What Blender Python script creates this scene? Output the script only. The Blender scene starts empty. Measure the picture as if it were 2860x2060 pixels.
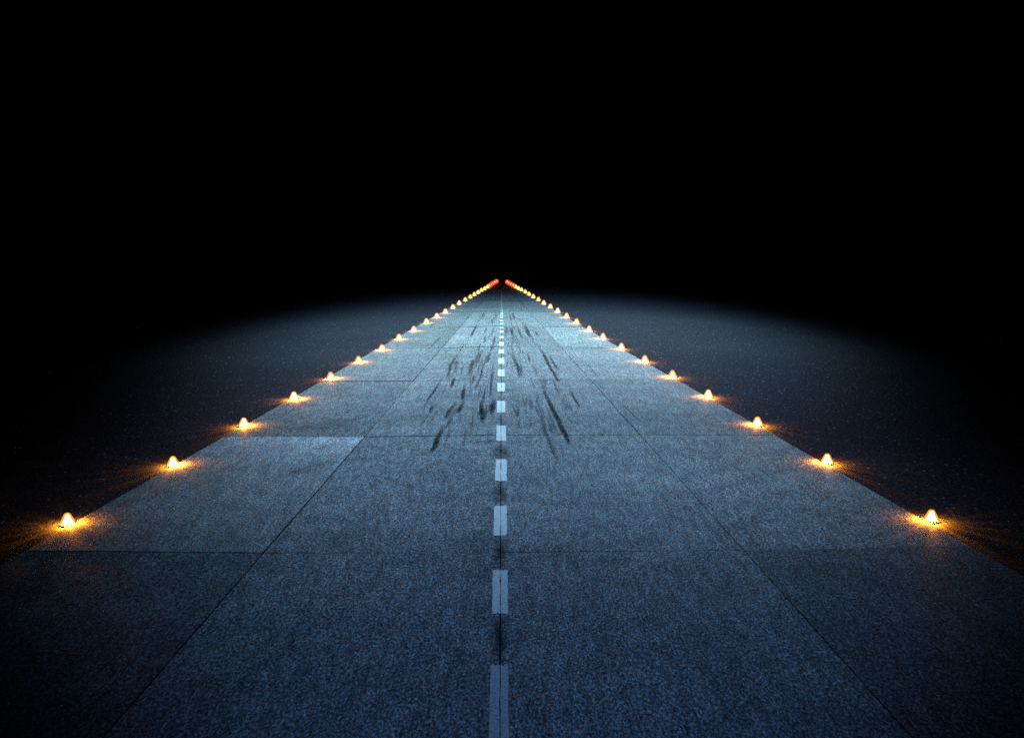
import bpy, bmesh, math, random
from mathutils import Vector, Matrix
random.seed(7)
S = bpy.context.scene
C = S.collection
R = math.radians

# ------------------------------------------------------------------ camera
H = 4.0                               # eye height, metres
FPX, CX, CY, HOR = 2793.0, 1430.0, 1030.0, 655.0
PITCH = math.atan((CY - HOR) / FPX)
cam_d = bpy.data.cameras.new("camera")
cam = bpy.data.objects.new("camera", cam_d)
C.objects.link(cam)
cam_d.sensor_width = 36.0
cam_d.lens = 36.0 * FPX / 2860.0
cam_d.clip_start = 0.05
cam_d.clip_end = 3000
cam.location = (0, 0, H)
cam.rotation_euler = (R(90) - PITCH, 0, 0)
S.camera = cam


def at(px, py, z=0.0):
    """point of the plane at height z seen at photograph pixel (px, py)"""
    u, v = (px - CX) / FPX, -(py - CY) / FPX
    d = Vector((u, math.cos(PITCH) + v * math.sin(PITCH), -math.sin(PITCH) + v * math.cos(PITCH)))
    t = (z - H) / d.z
    return Vector((d.x * t, d.y * t, z))


# ------------------------------------------------------------------ helpers
def link(name, bm, mat, parent=None, smooth=False):
    me = bpy.data.meshes.new(name)
    bm.normal_update()
    bm.to_mesh(me)
    bm.free()
    if smooth:
        for p in me.polygons:
            p.use_smooth = True
    if mat:
        me.materials.append(mat)
    o = bpy.data.objects.new(name, me)
    C.objects.link(o)
    if parent:
        o.parent = parent
    return o


def lathe(bm, prof, n=24):
    rings = []
    for r, z in prof:
        if r < 1e-5:
            rings.append([bm.verts.new((0, 0, z))])
        else:
            rings.append([bm.verts.new((r * math.cos(2 * math.pi * k / n), r * math.sin(2 * math.pi * k / n), z)) for k in range(n)])
    for a, b in zip(rings, rings[1:]):
        for k in range(n):
            k2 = (k + 1) % n
            if len(a) == 1 and len(b) == 1:
                continue
            if len(a) == 1:
                bm.faces.new((a[0], b[k], b[k2]))
            elif len(b) == 1:
                bm.faces.new((a[k], a[k2], b[0]))
            else:
                bm.faces.new((a[k], a[k2], b[k2], b[k]))


def bar(bm, p, q, w, t):
    """flat bar from p to q; width w tangential, thickness t"""
    p, q = Vector(p), Vector(q)
    d = (q - p).normalized()
    rad = Vector((p.x, p.y, 0)).normalized()
    tan = d.cross(rad).normalized()
    nor = tan.cross(d).normalized()
    vs = []
    for c in (p, q):
        for a, b in ((-1, -1), (1, -1), (1, 1), (-1, 1)):
            vs.append(bm.verts.new(c + tan * (a * w / 2) + nor * (b * t / 2)))
    for f in ((0, 1, 2, 3), (7, 6, 5, 4), (0, 4, 5, 1), (1, 5, 6, 2), (2, 6, 7, 3), (3, 7, 4, 0)):
        bm.faces.new([vs[i] for i in f])


class N:
    """tiny node helper"""
    def __init__(self, name):
        self.m = bpy.data.materials.new(name)
        self.m.use_nodes = True
        self.t = self.m.node_tree
        self.t.nodes.clear()
        self.out = self.t.nodes.new("ShaderNodeOutputMaterial")

    def n(self, kind, **kw):
        nd = self.t.nodes.new("ShaderNode" + kind)
        for k, v in kw.items():
            setattr(nd, k, v)
        return nd

    def set(self, nd, key, val):
        if isinstance(val, bpy.types.NodeSocket):
            self.t.links.new(val, nd.inputs[key])
        else:
            nd.inputs[key].default_value = val

    def math(self, op, a, b=0.0, clamp=False):
        nd = self.n("Math", operation=op, use_clamp=clamp)
        self.set(nd, 0, a)
        self.set(nd, 1, b)
        return nd.outputs[0]

    def noise(self, vec, scale, detail=2.0, rough=0.5):
        nd = self.n("TexNoise")
        self.set(nd, "Vector", vec)
        self.set(nd, "Scale", scale)
        self.set(nd, "Detail", detail)
        self.set(nd, "Roughness", rough)
        return nd.outputs["Fac"]

    def ramp(self, fac, stops):
        nd = self.n("ValToRGB")
        e = nd.color_ramp.elements
        while len(e) < len(stops):
            e.new(0.5)
        for el, (p, c) in zip(e, stops):
            el.position = p
            el.color = (c, c, c, 1) if isinstance(c, (int, float)) else (*c, 1)
        self.set(nd, "Fac", fac)
        return nd.outputs["Color"]

    def mix(self, fac, a, b, mode="MIX"):
        nd = self.n("Mix", data_type="RGBA", blend_type=mode)
        self.set(nd, 0, fac)
        self.set(nd, 6, a)
        self.set(nd, 7, b)
        return nd.outputs[2]

    def attr(self, name):
        return self.n("Attribute", attribute_name=name).outputs["Fac"]

    def pos(self):
        return self.n("NewGeometry").outputs["Position"]


# ------------------------------------------------------------------ materials
def m_concrete():
    s = N("weathered_concrete")
    P = s.pos()
    mp = s.n("Mapping")                       # broomed along the runway: grain drawn out lengthwise
    s.set(mp, "Vector", P)
    mp.inputs["Scale"].default_value = (1.0, 0.42, 1.0)
    G = mp.outputs[0]
    mp2 = s.n("Mapping")
    s.set(mp2, "Vector", P)
    mp2.inputs["Scale"].default_value = (1.0, 0.16, 1.0)
    G2 = mp2.outputs[0]
    big = s.noise(P, 0.35, 4, 0.6)
    mid = s.noise(P, 1.7, 4, 0.65)
    g1 = s.noise(G, 42.0, 1.5, 0.7)
    g2 = s.noise(G, 70.0, 1, 0.6)
    g3 = s.noise(G2, 13.0, 3, 0.8)
    tone = s.attr("tone")
    v = s.ramp(big, [(0.3, 0.86), (0.7, 1.12)])
    v = s.math("MULTIPLY", v, s.ramp(mid, [(0.3, 0.84), (0.7, 1.16)]))
    v = s.math("MULTIPLY", v, s.ramp(g1, [(0.34, 0.38), (0.5, 0.9), (0.66, 1.8)]))
    v = s.math("MULTIPLY", v, s.ramp(g2, [(0.36, 0.45), (0.64, 1.6)]))
    v = s.math("MULTIPLY", v, s.ramp(g3, [(0.33, 0.68), (0.67, 1.35)]))
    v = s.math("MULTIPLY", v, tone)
    v = s.math("MULTIPLY", v, 0.205)
    vor = s.n("TexVoronoi")
    s.set(vor, "Vector", G)
    s.set(vor, "Scale", 34.0)
    sep = s.n("SeparateColor")
    s.t.links.new(vor.outputs["Color"], sep.inputs[0])
    chip = s.math("MULTIPLY", s.math("GREATER_THAN", sep.outputs[0], 0.955), s.math("LESS_THAN", vor.outputs["Distance"], 0.36))
    v = s.math("ADD", v, s.math("MULTIPLY", s.math("MULTIPLY", chip, sep.outputs[1]), s.math("MULTIPLY", tone, 0.26)))
    col = s.n("CombineColor")
    hue = s.noise(G, 22.0, 1, 0.5)
    s.set(col, 0, s.math("MULTIPLY", v, s.ramp(hue, [(0.35, 0.85), (0.65, 1.2)])))
    s.set(col, 1, v)
    s.set(col, 2, s.math("MULTIPLY", v, s.ramp(hue, [(0.35, 1.04), (0.65, 0.92)])))
    b = s.n("BsdfPrincipled")
    s.set(b, "Base Color", col.outputs[0])
    s.set(b, "Roughness", 0.85)
    s.set(b, "Specular IOR Level", 0.2)
    bp = s.n("Bump")
    s.set(bp, "Strength", 0.3)
    s.set(bp, "Distance", 0.01)
    s.set(bp, "Height", g1)
    s.set(b, "Normal", bp.outputs[0])
    s.t.links.new(b.outputs[0], s.out.inputs[0])
    return s.m


def m_asphalt():
    s = N("dark_asphalt")
    P = s.pos()
    big = s.noise(P, 0.12, 4, 0.6)
    g1 = s.noise(P, 16.0, 2, 0.8)
    vor = s.n("TexVoronoi")
    mp = s.n("Mapping")
    s.set(mp, "Vector", P)
    mp.inputs["Scale"].default_value = (1.0, 0.45, 1.0)
    s.set(vor, "Vector", mp.outputs[0])
    s.set(vor, "Scale", 19.0)
    sep = s.n("SeparateColor")
    s.t.links.new(vor.outputs["Color"], sep.inputs[0])
    pick = s.math("GREATER_THAN", sep.outputs[0], 0.90)
    core = s.math("LESS_THAN", vor.outputs["Distance"], 0.34)
    chip = s.math("MULTIPLY", pick, core)
    chip = s.math("MULTIPLY", chip, sep.outputs[1])
    v = s.ramp(g1, [(0.36, 0.10), (0.5, 0.6), (0.64, 2.6)])
    v = s.math("MULTIPLY", v, s.ramp(big, [(0.3, 0.8), (0.7, 1.2)]))
    v = s.math("MULTIPLY", v, 0.0205)
    v = s.math("ADD", v, s.math("MULTIPLY", chip, 0.20))
    col = s.n("CombineColor")
    for i, k in enumerate((1.02, 0.95, 1.30)):
        s.set(col, i, s.math("MULTIPLY", v, k))
    b = s.n("BsdfPrincipled")
    s.set(b, "Base Color", col.outputs[0])
    s.set(b, "Roughness", 0.8)
    s.set(b, "Specular IOR Level", 0.25)
    bp = s.n("Bump")
    s.set(bp, "Strength", 0.5)
    s.set(bp, "Distance", 0.02)
    s.set(bp, "Height", s.math("ADD", g1, s.math("MULTIPLY", chip, 0.5)))
    s.set(b, "Normal", bp.outputs[0])
    s.t.links.new(b.outputs[0], s.out.inputs[0])
    return s.m


def m_decal(name, rgb, scale, lo, hi, rough=0.8):
    s = N(name)
    P = s.pos()
    a = s.attr("cover")
    st = s.attr("depth")
    g = s.noise(P, scale, 3, 0.7)
    g2 = s.noise(P, scale * 3.3, 1, 0.6)
    k = s.math("ADD", s.math("MULTIPLY", g, 0.6), s.math("MULTIPLY", g2, 0.4))
    k = s.ramp(k, [(lo, 0.0), (hi, 1.0)])
    if name == "worn_white_paint":
        al = s.math("MULTIPLY", a, s.math("ADD", s.math("MULTIPLY", k, 0.85), 0.30), True)
    else:
        al = s.math("MULTIPLY", s.math("MULTIPLY", a, st), s.math("ADD", s.math("MULTIPLY", k, 0.9), 0.15), True)
    d = s.n("BsdfPrincipled")
    s.set(d, "Base Color", (*rgb, 1))
    s.set(d, "Roughness", rough)
    s.set(d, "Specular IOR Level", 0.1)
    tr = s.n("BsdfTransparent")
    mx = s.n("MixShader")
    s.set(mx, 0, al)
    s.t.links.new(tr.outputs[0], mx.inputs[1])
    s.t.links.new(d.outputs[0], mx.inputs[2])
    s.t.links.new(mx.outputs[0], s.out.inputs[0])
    return s.m


def m_plain(name, rgb, rough, metal=0.0):
    s = N(name)
    b = s.n("BsdfPrincipled")
    v = s.noise(s.pos(), 40.0, 2)
    s.set(b, "Base Color", s.mix(s.ramp(v, [(0.3, 0.0), (0.7, 1.0)]), (*[c * 0.7 for c in rgb], 1), (*[c * 1.3 for c in rgb], 1)))
    s.set(b, "Roughness", rough)
    s.set(b, "Metallic", metal)
    s.t.links.new(b.outputs[0], s.out.inputs[0])
    return s.m


def m_glass(name, rgb, strength, clear):
    """lit coloured lamp glass: it glows and lets the bulb inside shine through"""
    s = N(name)
    e = s.n("Emission")
    s.set(e, "Color", (*rgb, 1))
    s.set(e, "Strength", strength)
    tr = s.n("BsdfTransparent")
    s.set(tr, "Color", clear)
    ad = s.n("AddShader")
    s.t.links.new(e.outputs[0], ad.inputs[0])
    s.t.links.new(tr.outputs[0], ad.inputs[1])
    s.t.links.new(ad.outputs[0], s.out.inputs[0])
    s.m.cycles.emission_sampling = "NONE"
    return s.m


CONC = m_concrete()
ASPH = m_asphalt()
PAINT = m_decal("worn_white_paint", (0.82, 0.81, 0.76), 34.0, 0.37, 0.53)
RUBBER = m_decal("black_tyre_rubber", (0.012, 0.012, 0.013), 17.0, 0.40, 0.58)
STAIN = m_decal("dark_oil_stain", (0.02, 0.02, 0.022), 5.0, 0.36, 0.62)
METAL = m_plain("weathered_cast_metal", (0.42, 0.41, 0.38), 0.6, 0.2)
TINT = (0.001, 0.00032, 0.00002, 1)          # dense amber glass round a very bright bulb
GLOBE = m_glass("hot_inner_globe", (1.0, 0.68, 0.26), 13.0, TINT)
GL_PALE = m_glass("amber_glass", (1.0, 0.31, 0.012), 0.68, (0.95, 0.95, 0.95, 1))
GL_AMBER = m_glass("deep_amber_glass", (1.0, 0.52, 0.012), 0.55, (0.95, 0.95, 0.95, 1))
STREAK_COLLAR = m_glass("added_collar_glow", (1.0, 0.34, 0.015), 0.45, (0.12, 0.04, 0.005, 1))  # glow added so the collar's teeth don't show dark
GL_RED = m_glass("red_glass", (0.85, 0.115, 0.09), 0.52, (0.6, 0.3, 0.2, 1))
FILAMENT = m_glass("hot_filament", (1.0, 0.45, 0.12), 5.0, (0, 0, 0, 1))

# ------------------------------------------------------------------ ground
bm = bmesh.new()
n = 24
xs = [-700 + 1400 * i / n for i in range(n + 1)]
ys = [-120 + 1400 * i / n for i in range(n + 1)]
g = [[bm.verts.new((x, y, 0)) for x in xs] for y in ys]
for j in range(n):
    for i in range(n):
        bm.faces.new((g[j][i], g[j][i + 1], g[j + 1][i + 1], g[j + 1][i]))
ground = link("ground", bm, ASPH)
ground["kind"] = "structure"

# ------------------------------------------------------------------ runway of concrete slabs
COL = [lambda y: 1401 - (y - 776) / 0.575,
       lambda y: 1401 - (y - 780) / 1.155,
       lambda y: 1401 - (y - 800) * 0.004,
       lambda y: 1401 + (y - 785) / 1.118,
       lambda y: 1401 + (y - 784) / 0.569]
ROWS = [(3400, 3400, 3400, 3400, 3400),
        (1541, 1548, 1547, 1541, 1529),
        (1222, 1222, 1217, 1217, 1217),
        (1067, 1066, 1063, 1062, 1062),
        (977, 973, 968, 970, 974),
        (916, 915, 912, 913, 914),
        (875, 872, 870, 871, 873),
        (845, 844, 841, 842, 843),
        (823, 823, 822, 822, 822),
        (806, 806, 806, 806, 806),
        (790, 790, 790, 790, 790)]
TONE = [(0.78, 0.97, 1.0, 0.74),
        (1.10, 0.96, 1.0, 1.02),
        (0.86, 1.02, 0.98, 0.90),
        (0.90, 1.0, 1.08, 1.08),
        (0.80, 1.15, 0.92, 1.22),
        (0.86, 1.08, 1.06, 1.02),
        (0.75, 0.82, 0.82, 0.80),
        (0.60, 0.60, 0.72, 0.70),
        (0.6, 0.6, 0.6, 0.6), (0.6, 0.6, 0.6, 0.6)]  # far rows toned darker to stand in for the beam's fall-off
SEAM = [(0, 0, 0, 0), (0.9, 0.8, 1.0, 0.9), (0.7, 0.5, 1.1, 0.7), (0.8, 0.7, 0.8, 0.7), (0.6, 0.9, 0.5, 0.6), (0.7, 1.1, 0.2, 1.0),
        (0.9, 1.1, 0.7, 1.0), (0.2, 0.1, 0.7, 0.7), (0.1, 0.1, 0.1, 0.1), (0.1, 0.1, 0.1, 0.1), (0, 0, 0, 0)]
GAP = 0.013


def seam_gap(d):
    return 0.010 * (d / 12.0) ** 1.8


THICK = 0.018


def corner(ci, y):
    return at(COL[ci](y), y)


bm = bmesh.new()
tl = bm.verts.layers.float.new("tone")
for r in range(len(ROWS) - 1):
    for c in range(4):
        A, B = corner(c, ROWS[r][c]), corner(c + 1, ROWS[r][c + 1])
        D_, E_ = corner(c, ROWS[r + 1][c]), corner(c + 1, ROWS[r + 1][c + 1])
        h = THICK + random.uniform(0.0, 0.008)
        tilt = [random.uniform(-0.004, 0.004) for _ in range(4)]
        nu, nv = 14, 16
        g0 = seam_gap(A.y) * SEAM[r][c]
        g1 = seam_gap(D_.y) * SEAM[r + 1][c]
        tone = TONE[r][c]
        top = []
        for j in range(nv + 1):
            row = []
            for i in range(nu + 1):
                u, v = i / nu, j / nv
                P = (A * (1 - u) + B * u) * (1 - v) + (D_ * (1 - u) + E_ * u) * v
                wob = 0.004
                du = GAP / 2 + random.uniform(0, wob)
                if i == 0: P.x += du
                if i == nu: P.x -= du
                if j == 0 and r > 0: P.y += g0 * (0.7 + random.uniform(0, 0.6))
                if j == nv: P.y -= g1 * (0.7 + random.uniform(0, 0.6))
                z = h + tilt[0] * (1 - u) * (1 - v) + tilt[1] * u * (1 - v) + tilt[2] * (1 - u) * v + tilt[3] * u * v
                P.z = z
                w = bm.verts.new(P)
                t = tone
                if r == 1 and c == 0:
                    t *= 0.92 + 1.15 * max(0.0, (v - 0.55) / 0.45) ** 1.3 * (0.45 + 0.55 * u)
                if r == 0 and c == 0:
                    t *= 0.95
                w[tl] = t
                row.append(w)
            top.append(row)
        for j in range(nv):
            for i in range(nu):
                bm.faces.new((top[j][i], top[j][i + 1], top[j + 1][i + 1], top[j + 1][i]))
        rim = [top[0][i] for i in range(nu + 1)] + [top[j][nu] for j in range(1, nv + 1)] + \
              [top[nv][i] for i in range(nu - 1, -1, -1)] + [top[j][0] for j in range(nv - 1, 0, -1)]
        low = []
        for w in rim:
            p2 = bm.verts.new(w.co)          # joint faces toned dark, standing in for shade in the gaps
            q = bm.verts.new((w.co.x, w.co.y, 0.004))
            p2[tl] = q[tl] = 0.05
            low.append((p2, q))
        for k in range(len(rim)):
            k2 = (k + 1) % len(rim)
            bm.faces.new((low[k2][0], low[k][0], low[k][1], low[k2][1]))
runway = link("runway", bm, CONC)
runway["kind"] = "structure"
ZT = THICK + 0.016                     # sheets laid on the slabs


def strip(bm, cl, dl, pts, widths, depth, edge=0.55, z=ZT, ends=True):
    """soft sheet along pixel path pts; widths in pixels"""
    P = [at(x, y, z) for x, y in pts]
    W = [w / FPX * p.y for w, p in zip(widths, P)]
    # resample along the path
    Q = []
    for a in range(len(P) - 1):
        m = 6
        for k in range(m):
            t = k / m
            Q.append((P[a].lerp(P[a + 1], t), W[a] * (1 - t) + W[a + 1] * t))
    Q.append((P[-1], W[-1]))
    rows = []
    for i, (p, w) in enumerate(Q):
        q0, q1 = Q[max(0, i - 1)][0], Q[min(len(Q) - 1, i + 1)][0]
        d = (q1 - q0).normalized()
        nrm = Vector((d.y, -d.x, 0))
        along = 1.0
        if ends:
            s = i / (len(Q) - 1)
            along = min(1.0, s / 0.35, (1 - s) / 0.22)
        jit = random.uniform(-0.12, 0.12) * w
        row = []
        for k, c in ((-1, 0), (-edge, 0.8), (0, 1), (edge, 0.8), (1, 0)):
            v = bm.verts.new(p + nrm * (k * w * 0.72 + jit))
            v[cl] = c * along
            v[dl] = depth
            row.append(v)
        rows.append(row)
    for a, b in zip(rows, rows[1:]):
        for k in range(4):
            bm.faces.new((a[k], a[k + 1], b[k + 1], b[k]))


def z3(*p):
    return [(900 + x / 2.268, 850 + y / 2.268) for x, y in p]


MARKS = [
    (z3((1345, 230), (1400, 310), (1440, 390), (1490, 475), (1502, 495)), (5, 8, 8, 7, 4), 0.95),
    (z3((1372, 440), (1412, 560), (1470, 680), (1530, 800), (1555, 860), (1580, 900)), (5, 9, 13, 13, 11, 9), 1.0),
    (z3((1345, 540), (1390, 690), (1410, 800), (1450, 900), (1495, 1010)), (10, 11, 10, 10, 9), 0.55),
    (z3((1200, 275), (1215, 340), (1245, 410), (1265, 470)), (8, 9, 12, 11), 0.7),
    (z3((1300, 315), (1314, 360)), (5, 5), 0.5),
    (z3((1430, 305), (1465, 370), (1500, 418)), (4, 8, 6), 0.7),
    (z3((1564, 530), (1600, 600), (1634, 655)), (4, 6, 5), 0.9),
    (z3((1895, 620), (1950, 680), (2017, 746)), (2.2, 3, 3), 0.85),
    (z3((1680, 370), (1748, 464)), (3, 3), 0.5),
    (z3((1515, 580), (1560, 680)), (16, 14), 0.4),
    (z3((1318, 590), (1332, 670)), (10, 9), 0.4),
    (z3((1280, 110), (1300, 175), (1317, 210)), (6, 9, 7), 0.8),
    (z3((1235, 130), (1252, 180), (1268, 218)), (4, 5, 5), 0.65),
    (z3((1345, 165), (1368, 198)), (6, 6), 0.7),
    (z3((1195, 130), (1212, 250)), (7, 6), 0.5),
    (z3((1205, 45), (1219, 98)), (5, 5), 0.8),
    (z3((1188, 65), (1197, 108)), (4, 4), 0.6),
    (z3((1165, 130), (1172, 190)), (10, 8), 0.4),
    (z3((1330, 370), (1370, 460)), (9, 7), 0.4),
    (z3((907, 500), (892, 560), (880, 610)), (6, 9, 8), 0.95),
    (z3((893, 600), (880, 670)), (8, 6), 0.55),
    (z3((882, 630), (858, 690)), (12, 11), 1.0),
    (z3((856, 610), (800, 680), (778, 730)), (9, 12, 8), 0.75),
    (z3((775, 750), (738, 830), (712, 900), (682, 945)), (8, 12, 14, 9), 1.0),
    (z3((842, 450), (814, 530)), (6, 8), 1.0),
    (z3((762, 465), (700, 560), (655, 615)), (4, 7, 8), 0.9),
    (z3((702, 630), (676, 690)), (8, 7), 0.8),
    (z3((1088, 590), (1078, 650), (1073, 705)), (10, 14, 10), 1.0),
    (z3((1005, 600), (1012, 680), (1018, 755)), (9, 12, 12), 0.95),
    (z3((1038, 630), (1030, 740)), (6, 7), 0.5),
    (z3((1080, 390), (1072, 480), (1066, 610)), (9, 8, 6), 0.6),
    (z3((963, 330), (945, 390), (925, 455)), (6, 9, 9), 0.75),
    (z3((1008, 280), (985, 340), (955, 390)), (9, 11, 8), 0.55),
    (z3((1065, 290), (1035, 375)), (10, 11), 0.5),
    (z3((864, 300), (815, 380), (790, 480)), (5, 8, 8), 0.75),
    (z3((858, 330), (840, 440)), (8, 7), 0.4),
    (z3((985, 115), (962, 160), (938, 212)), (5, 6, 7), 0.85),
    (z3((1042, 140), (1030, 180)), (4, 4), 0.65),
    (z3((1028, 48), (1008, 82)), (3, 4), 0.65),
    (z3((1034, 205), (1022, 245)), (6, 6), 0.55),
    (z3((1095, 190), (1085, 240), (1072, 300)), (6, 7, 6), 0.55),
    (z3((770, 180), (720, 235), (660, 290)), (3, 5, 3), 0.55),
    (z3((905, 240), (870, 300)), (4, 3), 0.5),
    (z3((965, 440), (945, 505)), (6, 5), 0.6),
    (z3((1012, 400), (1000, 470)), (5, 4), 0.6),
    (z3((915, 770), (890, 910)), (8, 7), 0.35),
    (z3((955, 60), (900, 100)), (3, 3), 0.3),
]
for _ in range(170):                    # the many faint streaks between the heavy ones
    k = random.choice((-1, 1)) * random.choice((random.uniform(0.04, 0.30), random.uniform(0.1, 0.62)))
    y0 = 780 + 75 * math.exp(random.uniform(0.12, 1.65))
    sp = (y0 - 780) * random.uniform(0.07, 0.24)
    wd = (y0 - 780) * random.uniform(0.008, 0.024)
    dk = random.uniform(-0.03, 0.03)
    MARKS.append(([(1401 + k * (y0 - 780), y0), (1401 + (k + dk * 0.4) * (y0 + sp * 0.5 - 780), y0 + sp * 0.5), (1401 + (k + dk) * (y0 + sp - 780), y0 + sp)],
                  (wd * 0.6, wd, wd * 0.8), random.uniform(0.2, 0.55)))
bm = bmesh.new()
cl = bm.verts.layers.float.new("cover")
dl = bm.verts.layers.float.new("depth")
for k, (pts, ws, dep) in enumerate(MARKS):
    strip(bm, cl, dl, pts, ws, dep, z=ZT + 0.0006 * (k % 7))
link("tyre_marks", bm, RUBBER, runway)

STAINS = [
    ([(1397, 1238), (1400, 1262), (1402, 1285)], (40, 44, 30), 0.65),
    ([(1399, 1345), (1399, 1375), (1398, 1408)], (34, 38, 30), 0.6),
    ([(1398, 1496), (1397, 1540), (1396, 1588)], (40, 38, 34), 0.6),
    ([(1396, 1712), (1395, 1780), (1393, 1856)], (42, 34, 36), 0.75),
    ([(1310, 1232), (1400, 1230)], (22, 26), 0.4),
    ([(1401, 1232), (1520, 1232)], (14, 10), 0.3),
    ([(1330, 1470), (1345, 1530)], (70, 60), 0.3),
    ([(1205, 912), (1212, 902)], (10, 9), 0.5),
    ([(1470, 1552), (1600, 1552)], (26, 20), 0.25),
    ([(960, 1260), (870, 1300), (800, 1330)], (60, 70, 50), 0.25),
]
bm = bmesh.new()
cl = bm.verts.layers.float.new("cover")
dl = bm.verts.layers.float.new("depth")
for k, (pts, ws, dep) in enumerate(STAINS):
    strip(bm, cl, dl, pts, ws, dep * 0.95, edge=0.4, z=ZT - 0.005 + 0.0005 * k)
link("oil_stain", bm, STAIN, runway)

# ------------------------------------------------------------------ painted centre line: dashes in two halves
DASH = [(856.7, 858.8), (860.1, 862.1), (864.1, 866.6), (868.2, 870.2), (872.9, 876.9), (878.9, 882.6), (885, 889.2),
        (893, 897.2), (901.8, 906.3), (912.6, 917.3), (922.7, 928.7), (938, 945), (954.5, 965.8), (975.2, 987.3),
        (999.3, 1015.8), (1031, 1050), (1069, 1092.8), (1119, 1151.6), (1187.7, 1230.5), (1282, 1342),
        (1411, 1494), (1591, 1712), (1856.7, 2075)]
HALF = [(856, 1399.2, 1403.3), (872, 1397.9, 1404.6), (901, 1396.5, 1405.4), (938, 1396.1, 1405.9), (954, 1394.2, 1406.6),
        (980, 1393.2, 1407.3), (1010, 1391.9, 1408.0), (1040, 1390.5, 1408.8), (1080, 1389.4, 1409.8), (1135, 1388, 1411.2),
        (1210, 1386.8, 1413), (1310, 1383.7, 1415), (1450, 1380.0, 1415.6), (1650, 1375.6, 1417.8), (1950, 1368.4, 1420.3),
        (2080, 1365, 1421.5)]


def half(y):
    for (y0, a0, b0), (y1, a1, b1) in zip(HALF, HALF[1:]):
        if y <= y1:
            t = max(0.0, (y - y0) / (y1 - y0))
            return a0 + (a1 - a0) * t, b0 + (b1 - b0) * t
    return HALF[-1][1:]


bm = bmesh.new()
cl = bm.verts.layers.float.new("cover")
dl = bm.verts.layers.float.new("depth")
fade = {0: 0.35, 1: 0.5, 2: 0.6, 3: 0.7}
for k, (y0, y1) in enumerate(DASH):
    for side in (0, 1):
        rows = []
        m = 8
        for j in range(m + 1):
            y = y0 + (y1 - y0) * j / m
            a, b = half(y)
            c = 1401 - (y - 800) * 0.004
            w = (b - a) * 0.022
            e0, e1 = (a, c - w) if side == 0 else (c + w, b)
            row = []
            for i in range(4):
                x = e0 + (e1 - e0) * i / 3
                yy = y
                if j in (0, m):
                    yy += random.uniform(-0.02, 0.02) * (y1 - y0)
                jx = random.uniform(-0.025, 0.025) * (b - a) if (i in (0, 3)) else 0
                v = bm.verts.new(at(x + jx, yy, ZT + 0.006))
                v[cl] = fade.get(k, 0.96 if k < 22 else 0.6)
                v[dl] = 1
                row.append(v)
            rows.append(row)
        for p, q in zip(rows, rows[1:]):
            for i in range(3):
                bm.faces.new((p[i], p[i + 1], q[i + 1], q[i]))
# the far end of the line, worn to one thin stroke
rows = []
for y in (855.5, 846, 836, 826, 816):
    w = (y - 790) / 66 * 2.2
    row = []
    for k in (-1, 1):
        v = bm.verts.new(at(1401 + k * w, y, ZT + 0.006))
        v[cl] = 0.30
        v[dl] = 1
        row.append(v)
    rows.append(row)
for p, q in zip(rows, rows[1:]):
    bm.faces.new((p[0], p[1], q[1], q[0]))
link("centre_line_marking", bm, PAINT, runway)

# ------------------------------------------------------------------ runway edge lamps
PROF_GLOBE = [(0.0, 0.022), (0.064, 0.022), (0.069, 0.032), (0.061, 0.050), (0.046, 0.076), (0.034, 0.102), (0.028, 0.124), (0.020, 0.140), (0.0, 0.147)]
PROF_LENS = [(0.094, 0.018), (0.096, 0.034), (0.090, 0.058), (0.075, 0.090), (0.058, 0.122), (0.046, 0.148), (0.032, 0.166), (0.0, 0.175)]
BULB_Z = 0.09


def mesh_of(bm, name, mat, smooth=True):
    o = link(name, bm, mat, None, smooth)
    me = o.data
    bpy.data.objects.remove(o)
    return me


bm = bmesh.new(); lathe(bm, PROF_GLOBE, 28); ME_GLOBE = mesh_of(bm, "inner_globe", GLOBE)
bm = bmesh.new(); lathe(bm, PROF_LENS, 28); ME_PALE = mesh_of(bm, "lens", GL_PALE)
bm = bmesh.new(); lathe(bm, PROF_LENS, 20); ME_AMBER = mesh_of(bm, "lens", GL_AMBER)
bm = bmesh.new(); lathe(bm, [(0.0, 0.02), (0.04, 0.022), (0.064, 0.05), (0.07, 0.085), (0.062, 0.12), (0.04, 0.145), (0.0, 0.155)], 20); ME_RED = mesh_of(bm, "lens", GL_RED)
bm = bmesh.new(); lathe(bm, [(0.0, 0.0), (0.115, 0.0), (0.115, 0.007), (0.102, 0.012), (0.070, 0.018), (0.066, 0.028), (0.0, 0.028)], 28); ME_BASE = mesh_of(bm, "base_plate", METAL)
bm = bmesh.new()
NB = 14
lo, mi, hi = [], [], []
for k in range(NB * 2):                 # added collar: teeth on a ring, shaped to throw light streaks on the ground
    a = 2 * math.pi * (k // 2 + (0.30 if k % 2 else -0.30)) / NB
    for lst, rr, zz in ((lo, 0.106, 0.004), (mi, 0.106, 0.014), (hi, 0.103, 0.037)):
        lst.append(bm.verts.new((rr * math.cos(a), rr * math.sin(a), zz)))
for k in range(NB * 2):
    k2 = (k + 1) % (NB * 2)
    bm.faces.new((lo[k], lo[k2], mi[k2], mi[k]))
    if k % 2 == 0:
        bm.faces.new((mi[k], mi[k2], hi[k2], hi[k]))
bm.normal_update()
bmesh.ops.solidify(bm, geom=bm.faces[:], thickness=0.003)
ME_STREAK_COLLAR = mesh_of(bm, "added_streak_collar", STREAK_COLLAR, False)
bm = bmesh.new(); bmesh.ops.create_uvsphere(bm, u_segments=10, v_segments=8, radius=0.03, matrix=Matrix.Translation((0, 0, 0.09))); ME_FIL = mesh_of(bm, "filament", FILAMENT)

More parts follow.
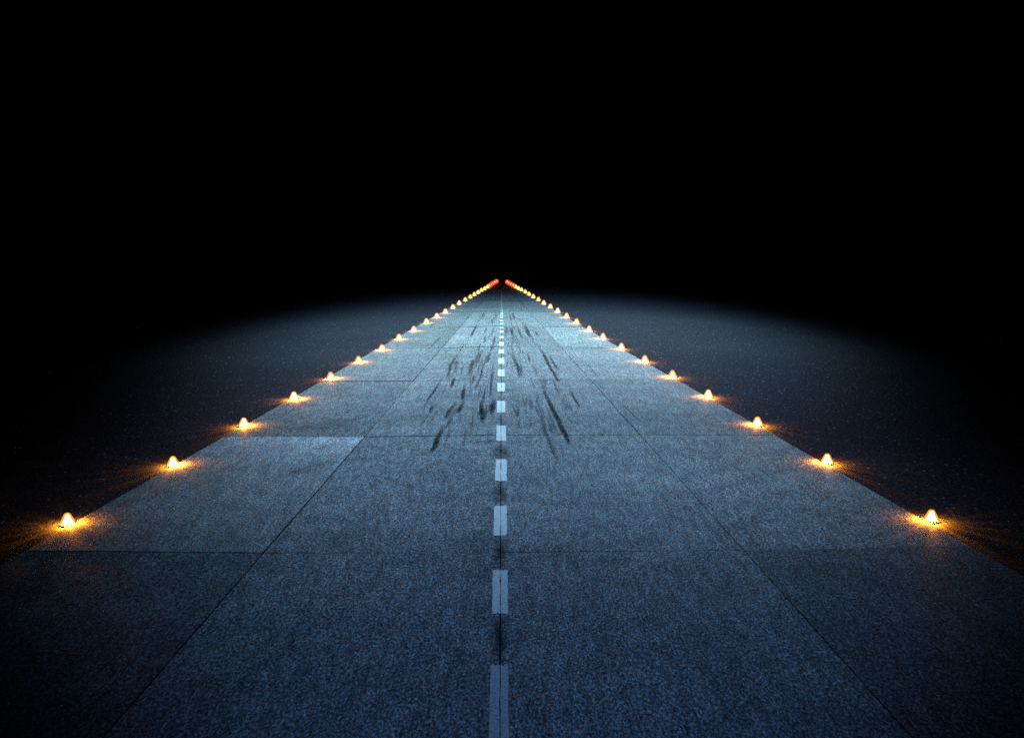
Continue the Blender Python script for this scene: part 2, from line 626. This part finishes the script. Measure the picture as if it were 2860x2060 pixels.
LEFT = [(188.8, 1451.4), (483.5, 1290.3), (681.2, 1180.8), (821.2, 1106.5), (923.5, 1050.5), (1001.3, 1005.3), (1066.8, 971.9),
        (1114.2, 942.1), (1155.6, 919.3), (1190.8, 897.3), (1220.1, 882.3), (1243.9, 869.4), (1265, 857.2), (1282.7, 846), (1299.5, 837),
        (1313.6, 828.9), (1324.9, 822), (1335.3, 816.2), (1344.5, 810.3), (1353.6, 806), (1361.4, 801.2),
        (1367.0, 797.4), (1371.6, 794.4), (1376.3, 791.2), (1381.6, 788.2), (1386.8, 785.2)]
RIGHT = [(2601.4, 1442), (2310, 1282.8), (2115.5, 1178.2), (1978, 1100.8), (1878, 1045.5), (1801, 1003), (1735.6, 967.8), (1684.3, 939.6),
         (1645.5, 918.4), (1610.4, 897.8), (1582.5, 881.8), (1557.5, 867), (1537, 855.5), (1518.7, 845.3), (1503.7, 836), (1489.4, 828),
         (1477.6, 821), (1467, 814.7), (1456.7, 809), (1448.2, 805), (1441, 801.1), (1433.8, 796.2), (1427.2, 793.3), (1422, 790.3), (1416.6, 787)]
ORD = ["nearest", "second", "third", "fourth", "fifth", "sixth", "seventh", "eighth", "ninth", "tenth", "eleventh", "twelfth", "thirteenth",
       "fourteenth", "fifteenth", "sixteenth", "seventeenth", "eighteenth", "nineteenth", "twentieth", "twenty-first", "twenty-second",
       "twenty-third", "twenty-fourth", "twenty-fifth", "twenty-sixth"]


def child(me, name, parent):
    o = bpy.data.objects.new(name, me)
    C.objects.link(o)
    o.parent = parent
    return o


def bulb_light(power, rgb, radius):
    d = bpy.data.lights.new("bulb", "POINT")
    d.energy = power
    d.color = rgb
    d.shadow_soft_size = radius
    return d


POW = 75.0
DOWN = 290.0
for side, row in (("left", LEFT), ("right", RIGHT)):
    for k, (px, py) in enumerate(row):
        D = at(px, py, 0.08).y
        s = (max(D, 14.0) / 14.0) ** (0.5 if k >= 21 else 0.30)
        p = at(px, py, 0.07 * s)
        red = k >= 21
        amber = (not red) and k >= 14
        if red:
            s *= 1.05
            p = at(px, py, 0.085 * s)
        name = "red_end_lamp" if red else "runway_lamp"
        r = bpy.data.objects.new(name, None)
        C.objects.link(r)
        r.empty_display_size = 0.1
        r.location = (p.x, p.y, 0.0)
        r.scale = (s, s, s)
        r.rotation_euler = (0, 0, random.uniform(0, 0.4))
        r["category"] = "lamp"
        far = len(row) - 1 - k
        if red:
            r["label"] = "dim red end lamp, %s from the far end of the %s row" % (["first", "second", "third", "fourth", "fifth"][far], side)
            r["group"] = "red lamps at the far end of the runway"
        else:
            kind = "deep amber" if amber else "bright pale amber"
            near = ", by the bottom seam" if k == 0 else ""
            r["label"] = "%s runway lamp, %s in the %s row from front%s" % (kind, ORD[k], side, near)
            r["group"] = "amber lamps along the runway edges"
        child(ME_BASE, "base_plate", r)
        lens = child(ME_RED if red else ME_AMBER if amber else ME_PALE, "lens", r)
        if red:
            child(ME_FIL, "filament", lens)
        else:
            g_ = child(ME_GLOBE, "inner_globe", lens)
            if amber:
                g_.scale = (0.55, 0.55, 0.8)
            elif k >= 4:
                g_.scale = (0.78, 0.78, 0.88)
            if k < 10:
                child(ME_STREAK_COLLAR, "added_streak_collar", r)
        fall = 1.0 if k < 5 else 0.75 ** (k - 4)
        if k < 12:
            L = bulb_light(POW / 0.001 * s * fall, (1.0, 1.0, 1.0), 0.006 * s)
            o = bpy.data.objects.new("bulb", L)
            C.objects.link(o)
            o.parent = lens
            o.location = (0, 0, 0.037)
            q = bpy.data.lights.new("added_spill_spot", "SPOT")  # extra spot added to tighten the pool of light round the lamp
            q.energy = DOWN / 0.001 * s * fall
            q.spot_size = R(180)
            q.spot_blend = 1.0
            q.shadow_soft_size = 0.006 * s
            o = bpy.data.objects.new("added_spill_spot", q)
            C.objects.link(o)
            o.parent = lens
            o.location = (0, 0, 0.112)

# ------------------------------------------------------------------ one floodlight on a mast behind the viewer
# its beam is shaped to the ground brightness wanted at each distance: a hot core thrown far down the
# runway with a sharp upper cut-off, a weaker spill at steep angles, a soft edge to the sides
FH, FB = 20.0, 8.0
CURVE = [(5, (.006, .014, .037)), (8, (.011, .024, .055)), (10, (.016, .034, .070)), (12, (.026, .053, .097)), (15, (.055, .106, .175)),
         (18, (.077, .143, .225)), (22, (.098, .180, .272)), (26, (0.154, 0.271, 0.390)), (31, (0.215, 0.367, 0.497)), (36, (0.254, 0.450, 0.582)),
         (40, (0.277, 0.493, 0.616)), (46, (0.266, 0.480, 0.605)), (52, (0.198, 0.384, 0.492)), (58, (.088, .175, .245)), (62, (.045, .088, .135)),
         (66, (.021, .040, .066)), (70, (.009, .016, .026)), (75, (.002, .004, .007)), (80, (0, 0, 0))]
EL0, EL1 = R(10), R(64)
SIDE = [(10, .16), (16, .175), (20, .19), (24, .20), (28, .20), (34, .210), (41, .250), (47, .225), (52, .18), (64, .15)]      # spread in radians against steepness in degrees
stops = []
for dist, c in CURVE:
    r = math.hypot(dist + FB, FH)
    el = math.atan2(FH, dist + FB)
    stops.append(((el - EL0) / (EL1 - EL0), [q * r ** 3 / FH * 4 * math.pi ** 2 / 0.205 for q in c]))
stops.sort()
PEAK = max(max(c) for _, c in stops)
fd = bpy.data.lights.new("floodlight", "POINT")
fd.energy = PEAK * 1.0
fd.shadow_soft_size = 0.0
fd.use_nodes = True
t = fd.node_tree
em = [q for q in t.nodes if q.type == "EMISSION"][0]


def ln(op, a, b=0.0, c=None):
    nd = t.nodes.new("ShaderNodeMath")
    nd.operation = op
    for k, v in enumerate((a, b, c)):
        if v is None:
            continue
        if isinstance(v, bpy.types.NodeSocket):
            t.links.new(v, nd.inputs[k])
        else:
            nd.inputs[k].default_value = v
    return nd.outputs[0]


tc = t.nodes.new("ShaderNodeTexCoord")
sx = t.nodes.new("ShaderNodeSeparateXYZ")
t.links.new(tc.outputs["Normal"], sx.inputs[0])
dx, dy, dz = sx.outputs
el = ln("ARCSINE", ln("MULTIPLY", dz, -1.0))
az = ln("SUBTRACT", ln("ARCTAN2", dx, dy), 0.012)
az2 = ln("MULTIPLY", az, az)
ele = ln("SUBTRACT", el, ln("MULTIPLY", ln("MULTIPLY", ln("MINIMUM", az2, 0.25), 1.30), ln("MINIMUM", 1.0, ln("MAXIMUM", 0.0, ln("DIVIDE", ln("SUBTRACT", 0.75, el), 0.30)))))
cr = t.nodes.new("ShaderNodeValToRGB")
e = cr.color_ramp.elements
while len(e) < len(stops):
    e.new(0.5)
for q, (p, c) in zip(e, stops):
    q.position = p
    q.color = (c[0] / PEAK, c[1] / PEAK, c[2] / PEAK, 1)
t.links.new(ln("DIVIDE", ln("SUBTRACT", ele, EL0), EL1 - EL0), cr.inputs[0])
sr = t.nodes.new("ShaderNodeValToRGB")
e = sr.color_ramp.elements
while len(e) < len(SIDE):
    e.new(0.5)
for q, (p, v) in zip(e, SIDE):
    q.position = (R(p) - EL0) / (EL1 - EL0)
    q.color = (v, v, v, 1)
t.links.new(ln("DIVIDE", ln("SUBTRACT", el, EL0), EL1 - EL0), sr.inputs[0])
fall = ln("EXPONENT", ln("MULTIPLY", ln("POWER", ln("DIVIDE", az2, ln("MULTIPLY", sr.outputs[0], sr.outputs[0])), 1.8), -1.0))
fall = ln("MULTIPLY", fall, ln("GREATER_THAN", dy, 0.0))
t.links.new(cr.outputs[0], em.inputs["Color"])
t.links.new(fall, em.inputs["Strength"])
fo = bpy.data.objects.new("floodlight", fd)
C.objects.link(fo)
fo.location = (0, -FB, FH)

# ------------------------------------------------------------------ night sky
w = bpy.data.worlds.new("World")
S.world = w
w.use_nodes = True
nt = w.node_tree
sky = nt.nodes.new("ShaderNodeTexSky")
sky.sky_type = "NISHITA"
sky.sun_disc = False
sky.sun_elevation = R(-8)
sky.sun_rotation = R(180)
nt.links.new(sky.outputs[0], nt.nodes["Background"].inputs[0])
nt.nodes["Background"].inputs[1].default_value = 0.002

# ------------------------------------------------------------------ render settings
S.view_settings.view_transform = "Standard"
S.view_settings.look = "None"
S.view_settings.exposure = 0
S.view_settings.gamma = 1
S.render.engine = "CYCLES"
S.cycles.use_denoising = False
S.cycles.max_bounces = 4
S.cycles.transparent_max_bounces = 8
S.cycles.sample_clamp_indirect = 2.0
